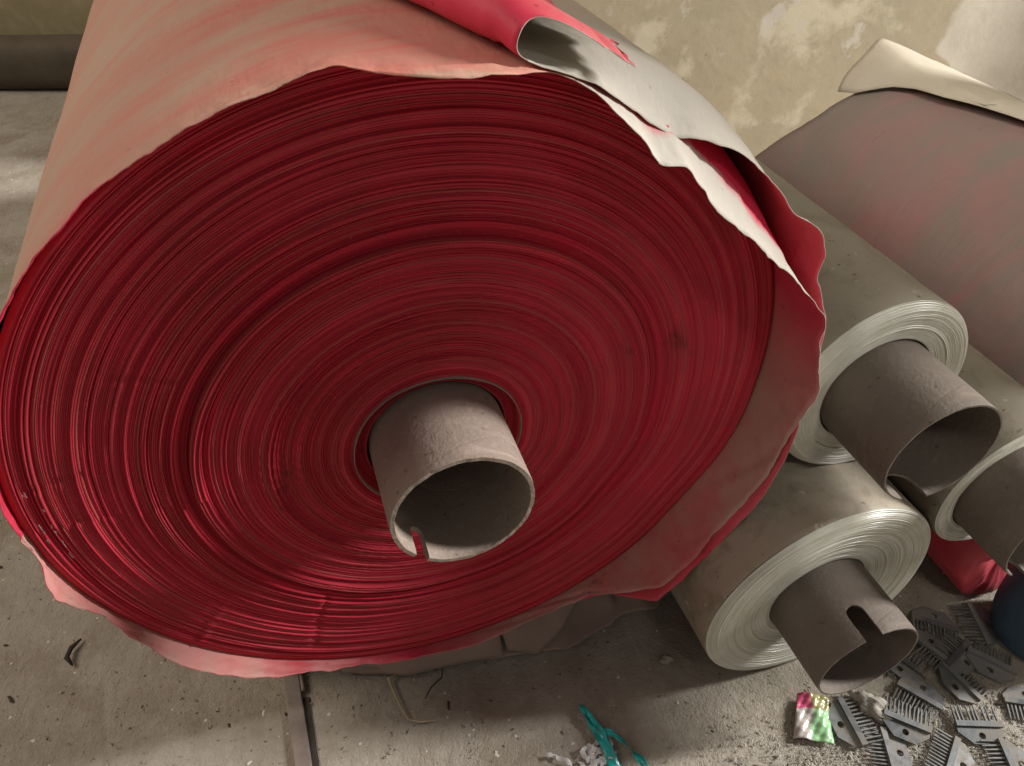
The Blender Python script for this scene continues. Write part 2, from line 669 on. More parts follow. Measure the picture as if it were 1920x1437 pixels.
def red_roll():
    root = empty('red_paper_roll', (0, 0, 0))
    tag(root, 'huge roll of red paper wrapped in dusty tan sheet, cardboard core sticking out', 'paper roll')

    # ---- wound layers seen on the end face
    nt = 460
    th = np.linspace(-PI, PI, nt, endpoint=False)
    thd = np.degrees(th)
    rim = smooth(pint(BODY1, thd), 9) - .0022
    r = .0572
    radii = [r]
    while r < .2955:
        f = (r - .07) / .23
        r += rng.choice([.0007, .0009, .0012, .0017, .0026], p=[.30, .30, .22, .13, .05]) * (0.9 + .35 * max(f, 0))
        radii.append(min(r, .300))
    radii = np.array(radii)
    nl = len(radii) - 1
    rs, ys, cols = [], [], []
    band = np.zeros(nl)
    b = 0.
    for i in range(nl):
        if rng.random() < .16:
            b = rng.normal(0, .0012)
        band[i] = b
    # dusty and brighter layers come in groups
    base1, base2 = np.array([.44, .018, .040]), np.array([.60, .050, .075])
    dusty = np.array([.38, .11, .085])
    CREASE = [(-2.2, .19, .27, .0012), (-2.55, .23, .29, -.0012), (2.55, .20, .24, .0014), (1.1, .16, .21, -.001), (-1.2, .2, .26, .0008), (2.95, .25, .29, .0012), (-.4, .18, .25, .0008)]
    g = 0.
    left = .5 - .5 * np.cos(th)          # 1 on the left, 0 on the right
    for i in range(nl):
        a, c = radii[i], radii[i + 1]
        dr = c - a
        if rng.random() < .22:
            g = rng.random()
        f = (a - .07) / .23
        amp = .00035 + .0005 * max(f, 0)
        o = band[i] * (.55 + .9 * left) * (1 + .9 * wob(th * 1, 2000 + i // 7)) + rng.normal(0, amp) * (.35 + .9 * left) + .0007 * wob(th * 2, 100 + i)
        o = o + .0004 * wob(th * 11, 500 + i)
        # bruised, corrugated ring around the core
        cr = math.exp(-((a - .128) / .016) ** 2) + .7 * math.exp(-((a - .108) / .006) ** 2)
        o = o + cr * .00030 * np.sin(th * 74 + a * 900 + 3 * wob(th * 1, 77)) * (.5 + .5 * wob(th * 3, 41))
        o = o + (.008 if a < .0668 else 0.) + .003 * math.exp(-((a - .30) / .02) ** 2)
        for (c0, ra, rb_, hh) in CREASE:
            if ra < a < rb_:
                dth = (th - c0 - (a - ra) * 1.3 + PI) % (2 * PI) - PI
                o = o + hh * np.exp(-(dth / .012) ** 2)
        wr = cr * .00022 * np.sin(th * 74 + a * 500)
        sc = rim / .300
        k = 1 + .0012 * wob(th * 3, 900 + i // 6) * (1 if i < nl - 3 else 0)
        tint = base1 * (1 - g) + base2 * g
        if rng.random() < .16:
            tint = tint * .55 + dusty * .45
        tint = tint * rng.uniform(.88, 1.10)
        for fr, dy in ((.05, .0007), (.20, .0000), (.55, -.00025), (.88, .0000), (.99, .0006)):
            rs.append((a + dr * fr) * sc * k + wr)
            ys.append(o + dy * min(1.0, dr / .0016) * (.40 + .65 * left))
            cols.append(tint)
    R = np.stack(rs, 1)
    Yv = np.stack(ys, 1)
    # close the side behind the rim and the mouth at the core
    R = np.concatenate([np.full((nt, 1), .0572), R, np.stack([rim, rim, rim, rim * 0 + .0005], 1)], 1)
    Yv = np.concatenate([np.full((nt, 1), .05), Yv, np.stack([np.full(nt, .004), np.full(nt, .05), np.full(nt, LEN - .01), np.full(nt, LEN - .01)], 1)], 1)
    cols = [base1] + cols + [base1] * 4
    P = np.stack([R * np.cos(th)[:, None], Yv, CZ + R * np.sin(th)[:, None]], -1)
    nv = P.shape[1]
    C = np.ones((nt, nv, 4), np.float32)
    C[:, :, :3] = np.array(cols)[None]
    wound = mesh_obj('wound_layers', P.reshape(-1, 3), grid_faces(nt, nv, True), M['layers'], root, True, None, C.reshape(-1, 4))

    # ---- loose inner turns round the core
    for (rr, y0, m, mi) in ((.0676, -.0015, 'core', 1),):
        nn = 160
        t2 = np.linspace(-PI, PI, nn, endpoint=False)
        rad = rr * (1 + .010 * wob(t2, 300 + mi))
        yy = np.linspace(0, 1, 4)
        PP = np.zeros((nn, 4, 3))
        for j, v in enumerate(yy):
            PP[:, j, 0] = rad * np.cos(t2)
            PP[:, j, 2] = CZ + rad * np.sin(t2)
            PP[:, j, 1] = y0 + .0012 * wob(t2 * 3, 310 + mi) * (1 - v) + v * .05
        CC = np.ones((nn, 4, 4))
        CC[:, :, :3] = (.34, .02, .03)
        two_sided('inner_turn', PP, [M[m], M[m]], root, .0006, True, False, CC)

    # ---- wrapping sheet, tight round the roll
    n1 = 720
    th = np.linspace(-180, 180, n1, endpoint=False)
    E = np.array(sorted(EDGE1))
    re = smooth(np.interp(th, E[:, 0], E[:, 1]), 7)
    ye = smooth(np.interp(th, E[:, 0], E[:, 2]), 5)
    rad = np.radians(th)
    ye = ye + .0012 * wob(rad * 17, 21) + .0006 * wob(rad * 43, 22)
    low = np.clip((-105 - th) / 12, 0, 1) + np.clip((th - 168) / 10, 0, 1)
    ye = ye + low * (.0050 * wob(rad * 7.3, 24) + .0026 * wob(rad * 19.7, 25) * (.5 + .5 * wob(rad * 5, 28)) + .003)
    re = re + .0008 * wob(rad * 19, 23) + low * (.0024 * wob(rad * 8.1, 26) + .0008 * wob(rad * 27, 27))
    rb = smooth(pint(BODY1, th), 9)
    fr = np.concatenate([np.linspace(0, 1, 14), ])
    rows = []
    col = []
    for v in fr:
        y = ye + (0.012 - ye) * v
        s = v * v * (3 - 2 * v)
        s = v ** .8 * .5 + s * .5
        q = re + (rb - re) * s
        q = q + (.0026 * (np.abs(wob(rad * 11 + v * 5, 33)) - .35) + .0012 * (np.abs(wob(rad * 29 - v * 9, 34)) - .35)) * (1 - v) * np.clip(v * 6 + .35, 0, 1)
        q = q + .0010 * wob(rad * 23 + v * 2, 31) * (1 - v) + .0006 * wob(rad * 61 - v * 3, 32) * (1 - v)
        rows.append((q, y))
        zone = np.clip((th + 70) / 10, 0, 1) * np.clip((72 - th) / 4, 0, 1)
        hem = np.clip((v - (.40 + .10 * wob(rad * 9, 51))) / .07, 0, 1)
        glow = np.clip((-100 - th) / 12, 0, 1) * .8 + np.clip((th - 120) / 20, 0, 1) * np.clip(1 - v * 4, 0, 1) * .9  # light shining through the thin left edge, painted as red in the sheet colour
        dust = np.clip((20 - th) / 25, 0, 1) * np.clip((th + 100) / 20, 0, 1) * .95 + np.clip((-100 - th) / 15, 0, 1) * (.78 + .2 * wob(rad * 23, 52))
        pink = .45 + .55 * np.exp(-((th - 90) / 24) ** 2) + .12 * (th > 90)
        col.append((np.clip(zone * hem + glow * (1 - v) + .9 * np.clip((th - 112) / 15, 0, 1) * np.clip(.10 - v, 0, 1) * 10, 0, 1), pink, dust))
    for y in np.concatenate([np.linspace(.03, .3, 14), np.linspace(.34, LEN, 18)]):
        q = rb + .0009 * wob(rad * 5 + y * 9, 35) + .0007 * wob(rad * 9 - y * 17, 36)
        rows.append((q, np.full(n1, y)))
        zone = np.clip((th + 70) / 10, 0, 1) * np.clip((72 - th) / 4, 0, 1)
        col.append((zone * .0, .45 + .55 * np.exp(-((th - 90) / 24) ** 2) + .12 * (th > 90), np.zeros(n1)))
    P = np.zeros((n1, len(rows), 3))
    C = np.ones((n1, len(rows), 4))
    for j, (q, y) in enumerate(rows):
        P[:, j, 0] = q * np.cos(rad)
        P[:, j, 1] = y
        P[:, j, 2] = CZ + q * np.sin(rad)
        for k_ in range(3):
            C[:, j, k_] = col[j][k_]
    two_sided('wrapping_sheet', P, [M['outer'], M['inner']], root, .0005, True, True, C, arc_of(P, (np.clip((77 - th) / 4, 0, 1) * np.clip((th + 60) / 20, 0, 1))[:, None]))

    # ---- loose outer sheet: free end curled back on top, hanging open at the right
    BODY2 = [(-75, .3035), (-62, .3015), (-50, .2995), (-44, .298), (-39, .2953), (-34, .2940), (-29, .2953), (-22, .298), (-15, .3000), (-3, .2990), (8, .301), (15, .3035), (30, .310), (45, .3155),
             (58, .3165), (70, .3125), (80, .3085), (140, .3075)]
    EDGE2 = [(-75, .3035, .000), (-62, .303, -.012), (-58, .302, -.022), (-54, .3015, -.042), (-50, .3008, -.060), (-44, .2985, -.059), (-39, .2957, -.060), (-34, .2944, -.060), (-29, .2957, -.060), (-22, .2985, -.061), (-18.6, .2995, -.061),
             (-7, .3015, -.056), (4, .305, -.048), (12.4, .3200, -.036), (16.9, .3195, -.030), (21.6, .3147, -.030),
             (24.4, .3243, -.030), (28.1, .3260, -.030), (34.4, .3113, -.030), (42.5, .3083, -.030), (49.3, .3045, -.030),
             (55.4, .2945, -.031), (57.6, .2885, -.031), (63.6, .2915, -.033), (73, .303, -.041), (78.3, .3065, -.040), (80.5, .3093, -.040)]
    E2 = np.array(sorted(EDGE2))
    nb = 200
    yrows = np.concatenate([np.linspace(0, 1, 14)])
    far = np.concatenate([np.linspace(.03, .3, 16), np.linspace(.34, LEN - .01, 16)])
    # curl section: sideways (to the right), outwards ; from the torn free end to the root
    SEC = [(.058, .0016), (.048, .0052), (.036, .0098), (.024, .0142), (.011, .0168), (.003, .0160), (-.0015, .0125),
           (-.0030, .0085), (-.0018, .0045), (.0008, .0018), (.005, .0008)]
    SEC = np.array(SEC) * np.array([1.1, 1.38])
    # resample the curl section smoothly
    tt = np.linspace(0, len(SEC) - 1, 34)
    sx = smooth(np.interp(tt, np.arange(len(SEC)), SEC[:, 0]), 5, False)
    sn = smooth(np.interp(tt, np.arange(len(SEC)), SEC[:, 1]), 5, False)
    nc = len(tt)
    tear = np.zeros(nc)
    tear_len = np.clip(1 - np.arange(nc) / 9., 0, 1)
    P = np.zeros((nc + nb, len(yrows) + len(far), 3))
    C = np.ones((nc + nb, len(yrows) + len(far), 4))
    for j in range(P.shape[1]):
        v = yrows[j] if j < len(yrows) else 1.0
        ylev = 0.012 if j < len(yrows) else far[j - len(yrows)]
        # oblique fold line
        ynom = (-.04 + (.012 + .04) * v) if j < len(yrows) else ylev
        thc = 80.4 + min(70 * (ynom + .04), 42)
        kk = 1 + 1.0 * min(max((ynom + .04) / .25, 0), 1)
        root_t = thc - math.degrees(.005 * kk / .31)
        ths = np.linspace(root_t, -75, nb)
        rd = np.radians(ths)
        ye2 = smooth(np.interp(ths, E2[:, 0], E2[:, 2]), 3, False) + .0010 * wob(rd * 21, 61) + .0005 * wob(rd * 57, 62)
        re2 = smooth(np.interp(ths, E2[:, 0], E2[:, 1]), 3, False) + .0006 * wob(rd * 25, 63)
        rb2 = smooth(pint(BODY2, ths), 7, False)
        if j < len(yrows):
            s = .5 * v ** .8 + .5 * v * v * (3 - 2 * v)
            q = re2 + (rb2 - re2) * s + .0010 * wob(rd * 27 + 2 * v, 64) * (1 - v)
            q = q + (.0028 * (np.abs(wob(rd * 9 + v * 4, 66)) - .35) + .0013 * (np.abs(wob(rd * 27 - v * 8, 67)) - .35)) * (1 - v * .6) * np.clip(v * 6 + .3, 0, 1)
            y = ye2 + (.012 - ye2) * v
        else:
            q = rb2 + .0009 * wob(rd * 7 + ylev * 11, 65) + .0014 * (np.abs(wob(rd * 8 + ylev * 14, 68)) - .35) * np.clip((ths - 22) / 15, 0, 1)
            y = np.full(nb, ylev)
        P[nc:, j, 0] = q * np.cos(rd)
        P[nc:, j, 1] = y
        P[nc:, j, 2] = CZ + q * np.sin(rd)
        # curl
        rc_ = q[0] - .0008 * kk
        tc = math.radians(thc)
        ex, ez = math.cos(tc), math.sin(tc)
        tx, tz = math.sin(tc), -math.cos(tc)
        tatter = .009 * wob(ynom * 60 + 1, 71) + .006 * wob(ynom * 190, 72)
        su = sx * kk + tear_len * (tatter - .010 * min(1, max(0, (ynom) / .1)))
        so = sn * kk * (1 + .05 * math.sin(ynom * 40)) - .0006 * tear_len * kk
        P[:nc, j, 0] = (rc_ + so) * ex + su * tx
        P[:nc, j, 2] = CZ + (rc_ + so) * ez + su * tz
        fe = -.040 + .004 * np.sin(np.arange(nc) * .5) * .4 + tear_len * (.010 * np.sin(np.arange(nc) * 1.9) - .003)
        P[:nc, j, 1] = (fe + (.012 - fe) * v) if j < len(yrows) else ylev
        dark = np.clip((62 - ths) / 8, 0, 1) * 0
        C[nc:, j, 0] = np.clip((-20 - ths) / 10, 0, 1) * .8
        C[nc:, j, 1] = .12
        C[nc:, j, 2] = .15
        C[:nc, j, 0] = 0
        C[:nc, j, 1] = .1
        C[:nc, j, 2] = np.clip(np.clip(1.3 - np.arange(nc) / 13., 0, 1) * 1.2, 0, 1) * .55
    two_sided('loose_outer_sheet', P, [M['outer'], M['inner']], root, .0005, False, False, C, arc_of(P, np.clip(1.0 - np.clip((P[..., 1] - .05) / .06, 0, 1) * .35, 0, 1)))
    return root


def tube(name, parent, rad, th, y0, y1, mat, slot=None, rough_rim=.0004, n=144, seed=3):
    """open cardboard tube along y with a worn front rim; slot = (angle deg, half width m, depth m) cut in from the front"""
    r_ = np.random.default_rng(seed)
    ring = []
    ys = np.concatenate([np.linspace(0, .012, 4), np.linspace(.02, 1, 16) * (y1 - y0)])
    ys = y0 + np.unique(np.round(ys, 5))
    a = np.linspace(-PI, PI, n, endpoint=False)
    jag = rough_rim * (.5 * wob(a * 5, seed) + .5 * wob(a * 17, seed + 1))
    ov = 1 + .012 * np.cos(2 * a + seed)
    loops = []
    for j, y in enumerate(ys):
        yy = y + (jag if j == 0 else 0)
        fl = .00015 * wob(a * 13, seed + 5) * (1 if j == 0 else .3 if j == 1 else 0) - (.0005 if j == 0 else 0)
        loops.append(((rad + fl) * ov, yy + 0 * a))
    for j in range(len(ys) - 1, -1, -1):
        yy = ys[j] + (jag if j == 0 else 0)
        fl = (.0005 if j == 0 else 0)
        loops.append(((rad - th + fl) * ov, yy + 0 * a))
    nv = len(loops)
    P = np.zeros((n, nv, 3))
    for j, (q, y) in enumerate(loops):
        P[:, j, 0] = q * np.cos(a)
        P[:, j, 1] = y
        P[:, j, 2] = q * np.sin(a)
    faces = grid_faces(n, nv, True)
    faces += [[i * nv + nv - 1, ((i + 1) % n) * nv + nv - 1, ((i + 1) % n) * nv, i * nv] for i in range(n)]
    faces = [f[::-1] for f in faces]
    o = mesh_obj(name, P.reshape(-1, 3), faces, mat, parent, False)
    if slot:
        ang, hw, dep = slot
        t = math.radians(ang)
        bm = bmesh.new()
        # slot cutter: straight walls, round bottom
        seg = 12
        prof = [(-hw, -.03), (hw, -.03), (hw, dep - hw)]
        for i in range(1, seg):
            b = PI * i / seg
            prof.append((hw * math.cos(b), dep - hw + hw * math.sin(b)))
        prof.append((-hw, dep - hw))
        e = Vector((math.cos(t), 0, math.sin(t)))
        tg = Vector((-math.sin(t), 0, math.cos(t)))
        lo, hi = [], []
        for (u, d) in prof:
            base = tg * u + Vector((0, y0 + d, 0))
            lo.append(bm.verts.new(base + e * (rad * .55)))
            hi.append(bm.verts.new(base + e * (rad * 1.4)))
        m_ = len(prof)
        bm.faces.new(lo)
        bm.faces.new(hi[::-1])
        for i in range(m_):
            bm.faces.new((lo[i], hi[i], hi[(i + 1) % m_], lo[(i + 1) % m_]))
        bmesh.ops.recalc_face_normals(bm, faces=bm.faces)
        me = bpy.data.meshes.new('slot_cutter')
        bm.to_mesh(me)
        bm.free()
        cut = bpy.data.objects.new('slot_cutter', me)
        COL.objects.link(cut)
        par = o.parent
        o.parent = None
        bo = o.modifiers.new('slot', 'BOOLEAN')
        bo.object = cut
        bo.operation = 'DIFFERENCE'
        bo.solver = 'EXACT'
        dg = bpy.context.evaluated_depsgraph_get()
        dg.update()
        new = bpy.data.meshes.new_from_object(o.evaluated_get(dg))
        o.modifiers.clear()
        o.data = new
        o.parent = par
        bpy.data.objects.remove(cut, do_unlink=True)
        bpy.data.meshes.remove(me)
    o.data.polygons.foreach_set('use_smooth', [True] * len(o.data.polygons))
    try:
        o.data.set_sharp_from_angle(angle=math.radians(40))
    except Exception:
        pass
    return o


big = red_roll()
ct = tube('core_tube', big, .0555, .0042, -.0735, .6, M['core'], (229, .0062, .029), .0007, 160, 3)
ct.location = (0, 0, CZ)


# ------------------------------------------------------------------ the pale film rolls
def film_roll(name, label, c, r, rc, L, yaw, pitch, length, body, slot, seed, dish=.004, lip=.006, colour=(.64, .62, .545)):
    root = empty(name, c, (pitch, 0, yaw))
    tag(root, label, 'film roll', 'pale film rolls beside the red roll')
    r_ = np.random.default_rng(seed)
    nt = 200
    th = np.linspace(-PI, PI, nt, endpoint=False)
    radii = [rc + .0012]
    while radii[-1] < r - .0016:
        radii.append(radii[-1] + r_.choice([.0005, .0007, .0010, .0016], p=[.3, .35, .25, .1]))
    radii = np.array(radii) * (r - .0006 - (rc + .0012)) / (radii[-1] - radii[0])
    radii = radii - radii[0] + rc + .0012
    rs, ys, cols = [], [], []
    b = 0
    cb = np.array(colour)
    for i in range(len(radii) - 1):
        a, d = radii[i], radii[i + 1] - radii[i]
        f = (a - rc) / (r - rc)
        if r_.random() < .2:
            b = r_.normal(0, .0006)
        o = b * .55 + r_.normal(0, .00013) + .0004 * wob(th * 2, seed * 50 + i)
        o = o + dish * (1 - f) ** 1.5 + lip * max(0, (f - .78) / .22) ** 2.4
        t = cb * r_.uniform(.92, 1.06)
        if r_.random() < .10:
            t = t * np.array([.74, .70, .62])
        for fr, dy in ((.06, .0002), (.3, -.0001), (.8, -.0001), (.97, .0002)):
            rs.append((a + d * fr) * (1 + .002 * wob(th * 3, seed * 70 + i // 5)))
            ys.append(o + dy)
            cols.append(t)
    R = np.stack(rs, 1)
    Y = np.stack(ys, 1)
    R = np.concatenate([np.full((nt, 1), rc + .001), R], 1)
    Y = np.concatenate([np.full((nt, 1), .04), Y], 1)
    cols = [cb] + cols
    P = np.stack([R * np.cos(th)[:, None], Y, R * np.sin(th)[:, None]], -1)
    C = np.ones((nt, P.shape[1], 4))
    C[:, :, :3] = np.array(cols)[None]
    mesh_obj('wound_layers', P.reshape(-1, 3), grid_faces(nt, P.shape[1], True), M['film'], root, True, None, C.reshape(-1, 4))
    # outside film with a soft, slightly wrinkled shoulder
    y_in = float(Y[:, -1].mean())
    prof = [(r - .0007, y_in + .0004), (r - .0001, y_in + .002), (r + .0003, y_in + .006)]
    for y in np.linspace(.016, length, 46):
        prof.append((r + .0003, y))
    P = np.zeros((nt, len(prof), 3))
    for j, (q, y) in enumerate(prof):
        qq = q + (.0005 * wob(th * 5 + y * 30, seed + 8) + .0004 * wob(th * 9 - y * 41, seed + 9)) * min(1, j / 5) \
            - .0009 * np.clip(np.sin(th * 2 + y * 55 + seed), .75, 1) * min(1, j / 5)
        P[:, j, 0] = qq * np.cos(th)
        P[:, j, 1] = y
        P[:, j, 2] = qq * np.sin(th)
    f = [q[::-1] for q in grid_faces(nt, len(prof), True)]
    k0 = len(P.reshape(-1, 3))
    V = P.reshape(-1, 3).tolist()
    f.append([i * len(prof) + len(prof) - 1 for i in range(nt)])
    mesh_obj('outer_film', V, f, body, root)
    tube('core_tube', root, rc, .0026, -L, min(.4, length - .02), M['core_dark'], slot, .0005, 128, seed + 20)
    return root


film_roll('film_roll', 'thick pale film roll lying on the floor, keyhole slot in its core', (.3525, -.1074, .1274), .1274, .0527, .0725,
          .0087, -.012, .80, M['body_b'], (103, .0085, .034), 5, .007, .005)
film_roll('film_roll', 'olive film roll resting on top between the red roll and its neighbours', (.3925, -.0415, .3387), .0939, .0542, .0805,
          -.006, -.018, .78, M['body_a'], (-100, .014, .03), 6, .005, .011)
film_roll('film_roll', 'film roll cut off by the right edge, lower than the olive one', (.536, -.105, .229), .0800, .0580, .062,
          .0, -.012, .70, M['body_a'], (-112, .012, .022), 8, .003, .004)


# ------------------------------------------------------------------ mauve roll against the wall
def mauve_roll():
    r, Xc, Yf, Yn = .205, .835, .47, -.02
    root = empty('mauve_paper_roll', (Xc, 0, 0))
    tag(root, 'big dusty mauve paper roll at the right with its cream sheet end lifting', 'paper roll')
    nt = 200
    th = np.linspace(-PI, PI, nt, endpoint=False)
    prof = [(.045, Yn), (r - .01, Yn), (r, Yn + .01)] + [(r, y) for y in np.linspace(Yn + .03, Yf, 40)] + [(r - .012, Yf), (.045, Yf - .004)]
    P = np.zeros((nt, len(prof), 3))
    for j, (q, y) in enumerate(prof):
        inner = 1 if 2 < j < len(prof) - 2 else 0
        qq = q + inner * (.0015 * wob(th * 3 + y * 6, 81) + .0008 * wob(th * 8 - y * 15, 82))
        P[:, j, 0] = qq * np.cos(th)
        k_ = min(max((y - .25) / (Yf - .25), 0), 1)
        P[:, j, 1] = y + k_ * (.003 * wob(th * 6, 83) + np.interp(np.degrees(th), [-180, 60, 120, 131, 142, 153, 164, 180], [.08, -.01, 0, .012, .027, .05, .075, .08]))
        P[:, j, 2] = r + qq * np.sin(th)
    f = [q[::-1] for q in grid_faces(nt, len(prof), True)]
    mesh_obj('paper_body', P.reshape(-1, 3), f, M['mauve'], root)
    ctm = tube('core_tube', root, .046, .003, Yn - .03, Yf - .02, M['core_dark'], None, .0005, 96, 44)
    ctm.location = (0, 0, r)
    # cream sheet end lifting off along the top, like a low ridge
    na, ns = 60, 22
    Q = np.zeros((na, ns, 3))
    for i in range(na):
        u = i / (na - 1)
        y = .492 - .42 * u
        tb = np.interp(y, [.05, .20, .252, .305, .356, .40, .43, .465, .50], [90, 94, 97.6, 101.8, 106, 108, 111.5, 121, 124])
        bl = .004 + .009 * math.sin(min(1, u * 1.3) * PI)
        top = .020 + .016 * math.exp(-(u / .10) ** 2) - .006 * u
        for j in range(ns):
            v = j / (ns - 1)
            if v < .5:
                w = v / .5
                t = tb + (101.5 - tb) * w if tb > 101.5 else tb - 5 * w
                rr = r + bl + (top - bl) * w ** .8
            else:
                w = (v - .5) / .5
                t = min(101.5, tb - 5 if tb <= 101.5 else 101.5) - 26 * w
                rr = r + top * (1 - w) ** 1.6 + .0012
            t = math.radians(t)
            yy = y + .022 * (1 - abs(2 * v - 1)) * math.exp(-(u / .08) ** 2) + .002 * math.sin(v * 14)
            Q[i, j] = (rr * math.cos(t), yy, r + rr * math.sin(t))
    CC = np.ones((na, ns, 4))
    two_sided('lifted_sheet', Q, [M['cream'], M['cream']], root, .0006, False, False, CC)


mauve_roll()


# ------------------------------------------------------------------ things on the floor
def tube_path(bm, pts, rad, n=6):
    prev = None
    for i, p in enumerate(pts):
        p = Vector(p)
        d = (Vector(pts[min(i + 1, len(pts) - 1)]) - Vector(pts[max(i - 1, 0)])).normalized()
        up = Vector((0, 0, 1)) if abs(d.z) < .9 else Vector((1, 0, 0))
        s = d.cross(up).normalized()
        t = s.cross(d)
        r = rad[i] if hasattr(rad, '__len__') else rad
        ring = [bm.verts.new(p + (s * math.cos(2 * PI * k / n) + t * math.sin(2 * PI * k / n)) * r) for k in range(n)]
        if prev:
            for k in range(n):
                bm.faces.new((prev[k], prev[(k + 1) % n], ring[(k + 1) % n], ring[k]))
        else:
            bm.faces.new(ring[::-1])
        prev = ring
    bm.faces.new(prev)


def strip():
    root = empty('metal_strip', (-.178, 0, 0), (0, 0, .02))
    tag(root, 'rusty flat metal strip let into the floor in front of the red roll', 'metal strip')
    bm = bmesh.new()
    boxm(bm, (0, -.18, .0015), (.0165, .50, .007))
    bm_obj('flat_bar', bm, M['rust'], root, False, .0012)
    bm = bmesh.new()
    tube_path(bm, [(.0105, .055, .004), (.0108, .03, .0042), (.0104, .026, .004)], .0022, 8)
    bm_obj('pin', bm, M['rust'], root, True)
    bm = bmesh.new()
    boxm(bm, (.0118, -.20, -.0012), (.0065, .44, .003))
    j = bm_obj('dark_gap', bm, M['gap'], root)


strip()


def crumpled():
    """folded brown sheet under the roll, its crumpled front edge showing"""
    nx, ny = 120, 50
    edge = [(-.30, .10), (-.16, .045), (-.125, .030), (-.058, .018), (-.01, .006), (.036, .001), (.09, -.010), (.12, -.016),
            (.16, -.006), (.20, .004), (.235, .000), (.27, .02), (.30, .06)]
    xs = np.linspace(-.26, .285, nx)
    ey = np.interp(xs, [e[0] for e in edge], [e[1] for e in edge]) + .003 * wob(xs * 60, 91) + .0015 * wob(xs * 190, 92)
    P = np.zeros((nx, ny, 3))
    for j in range(ny):
        v = (j / (ny - 1)) ** 1.3
        y = ey + v * .55
        h = .003 + .006 * wob(xs * 34 + v * 15, 93) * np.clip(v * 9, .25, 1) + .005 * wob(xs * 70 - v * 40, 94) * np.clip(v * 9, 0, 1)
        # rises to meet the underside of the roll
        under = CZ - np.sqrt(np.maximum(.3035 ** 2 - xs ** 2, 0)) - .001
        k = np.clip((y - .0) / .05, 0, 1)
        h = np.maximum(h + .010 * np.clip(v * 14, 0, 1), .0012)
        bulge = np.minimum(under, .085) * .98
        z = h * (1 - k) + np.minimum(np.maximum(h, bulge * np.clip((y - .005) / .06, 0, 1)), np.maximum(under, .001)) * k
        z = np.where(np.abs(xs) > .19, h * (1 - k) + np.minimum(h, under) * k, z)
        P[:, j, 0] = xs + .002 * wob(v * 40 + xs * 20, 95)
        P[:, j, 1] = y
        P[:, j, 2] = np.maximum(z, .001)
    o = two_sided('crumpled_paper', P, [M['brown_paper'], M['brown_paper']], None, .0006, False, True, np.ones((nx, ny, 4)))
    tag(o, 'crumpled brown paper sheet wedged on the floor under the red roll', 'paper')


crumpled()


def paper_flaps():
    # torn pieces of the same brown paper poking out under the roll
    def leaf(pts_a, pts_b, label, seed):
        n, m_ = 26, 12
        ta = np.linspace(0, len(pts_a) - 1, n)
        A = np.stack([np.interp(ta, range(len(pts_a)), [q[k] for q in pts_a]) for k in range(3)], 1)
        B = np.stack([np.interp(ta, range(len(pts_b)), [q[k] for q in pts_b]) for k in range(3)], 1)
        P = np.zeros((n, m_, 3))
        for j in range(m_):
            v = j / (m_ - 1)
            P[:, j] = A * (1 - v) + B * v
            P[:, j, 2] += .004 * math.sin(v * PI) * (1 + wob(ta * 1.7, seed)) + .0012 * wob(ta * 5 + v * 6, seed + 1)
            P[:, j, 1] += .0012 * wob(ta * 4 + v * 3, seed + 2)
        P[..., 2] = np.maximum(P[..., 2], .0015)
        o = two_sided('paper_flap', P, [M['brown_paper'], M['brown_paper']], None, .0006, False, True, np.ones((n, m_, 4)))
        tag(o, label, 'paper')
    leaf([(.055, .000, .010), (.088, -.012, .004), (.118, .000, .016), (.150, .022, .040)],
         [(.050, .030, .040), (.085, .030, .046), (.115, .035, .060), (.150, .045, .080)],
         'pointed torn paper flap poking out under the right side of the red roll', 141)
    leaf([(-.125, .034, .004), (-.06, .010, .003), (.0, .004, .005), (.05, -.002, .003)],
         [(-.125, .050, .034), (-.06, .035, .040), (.0, .030, .044), (.05, .03, .042)],
         'long thin paper flap lying along the floor below the red roll', 151)


paper_flaps()


def lint():
    # frayed fibres caught between the layers and on the rim
    r = random.Random(5)
    bm = bmesh.new()
    spots = [(-60, .2985, 26, 1.6, .0012)]
    spots += [(176 + r.uniform(-8, 8), rr, 7, 3.5, .0004) for rr in (.286, .279)]
    for (a, rr, n, sp, hr) in spots:
        for _ in range(n):
            t = math.radians(a + r.gauss(0, sp))
            q = rr + r.gauss(0, hr)
            l = r.uniform(.002, .006)
            dt = l / q * r.choice((-1, 1))
            pts = []
            y0 = -.0025 - abs(r.gauss(0, .0012)) * (3 if n > 20 else 1)
            for k_ in range(4):
                tt = t + dt * k_ / 3
                qq = q + r.gauss(0, .0004)
                pts.append((qq * math.cos(tt), y0 + r.gauss(0, .0005), CZ + qq * math.sin(tt)))
            tube_path(bm, pts, r.uniform(.00022, .0005), 4)
    o = bm_obj('lint', bm, M['lint'], big, False)
    o['kind'] = 'stuff'


lint()


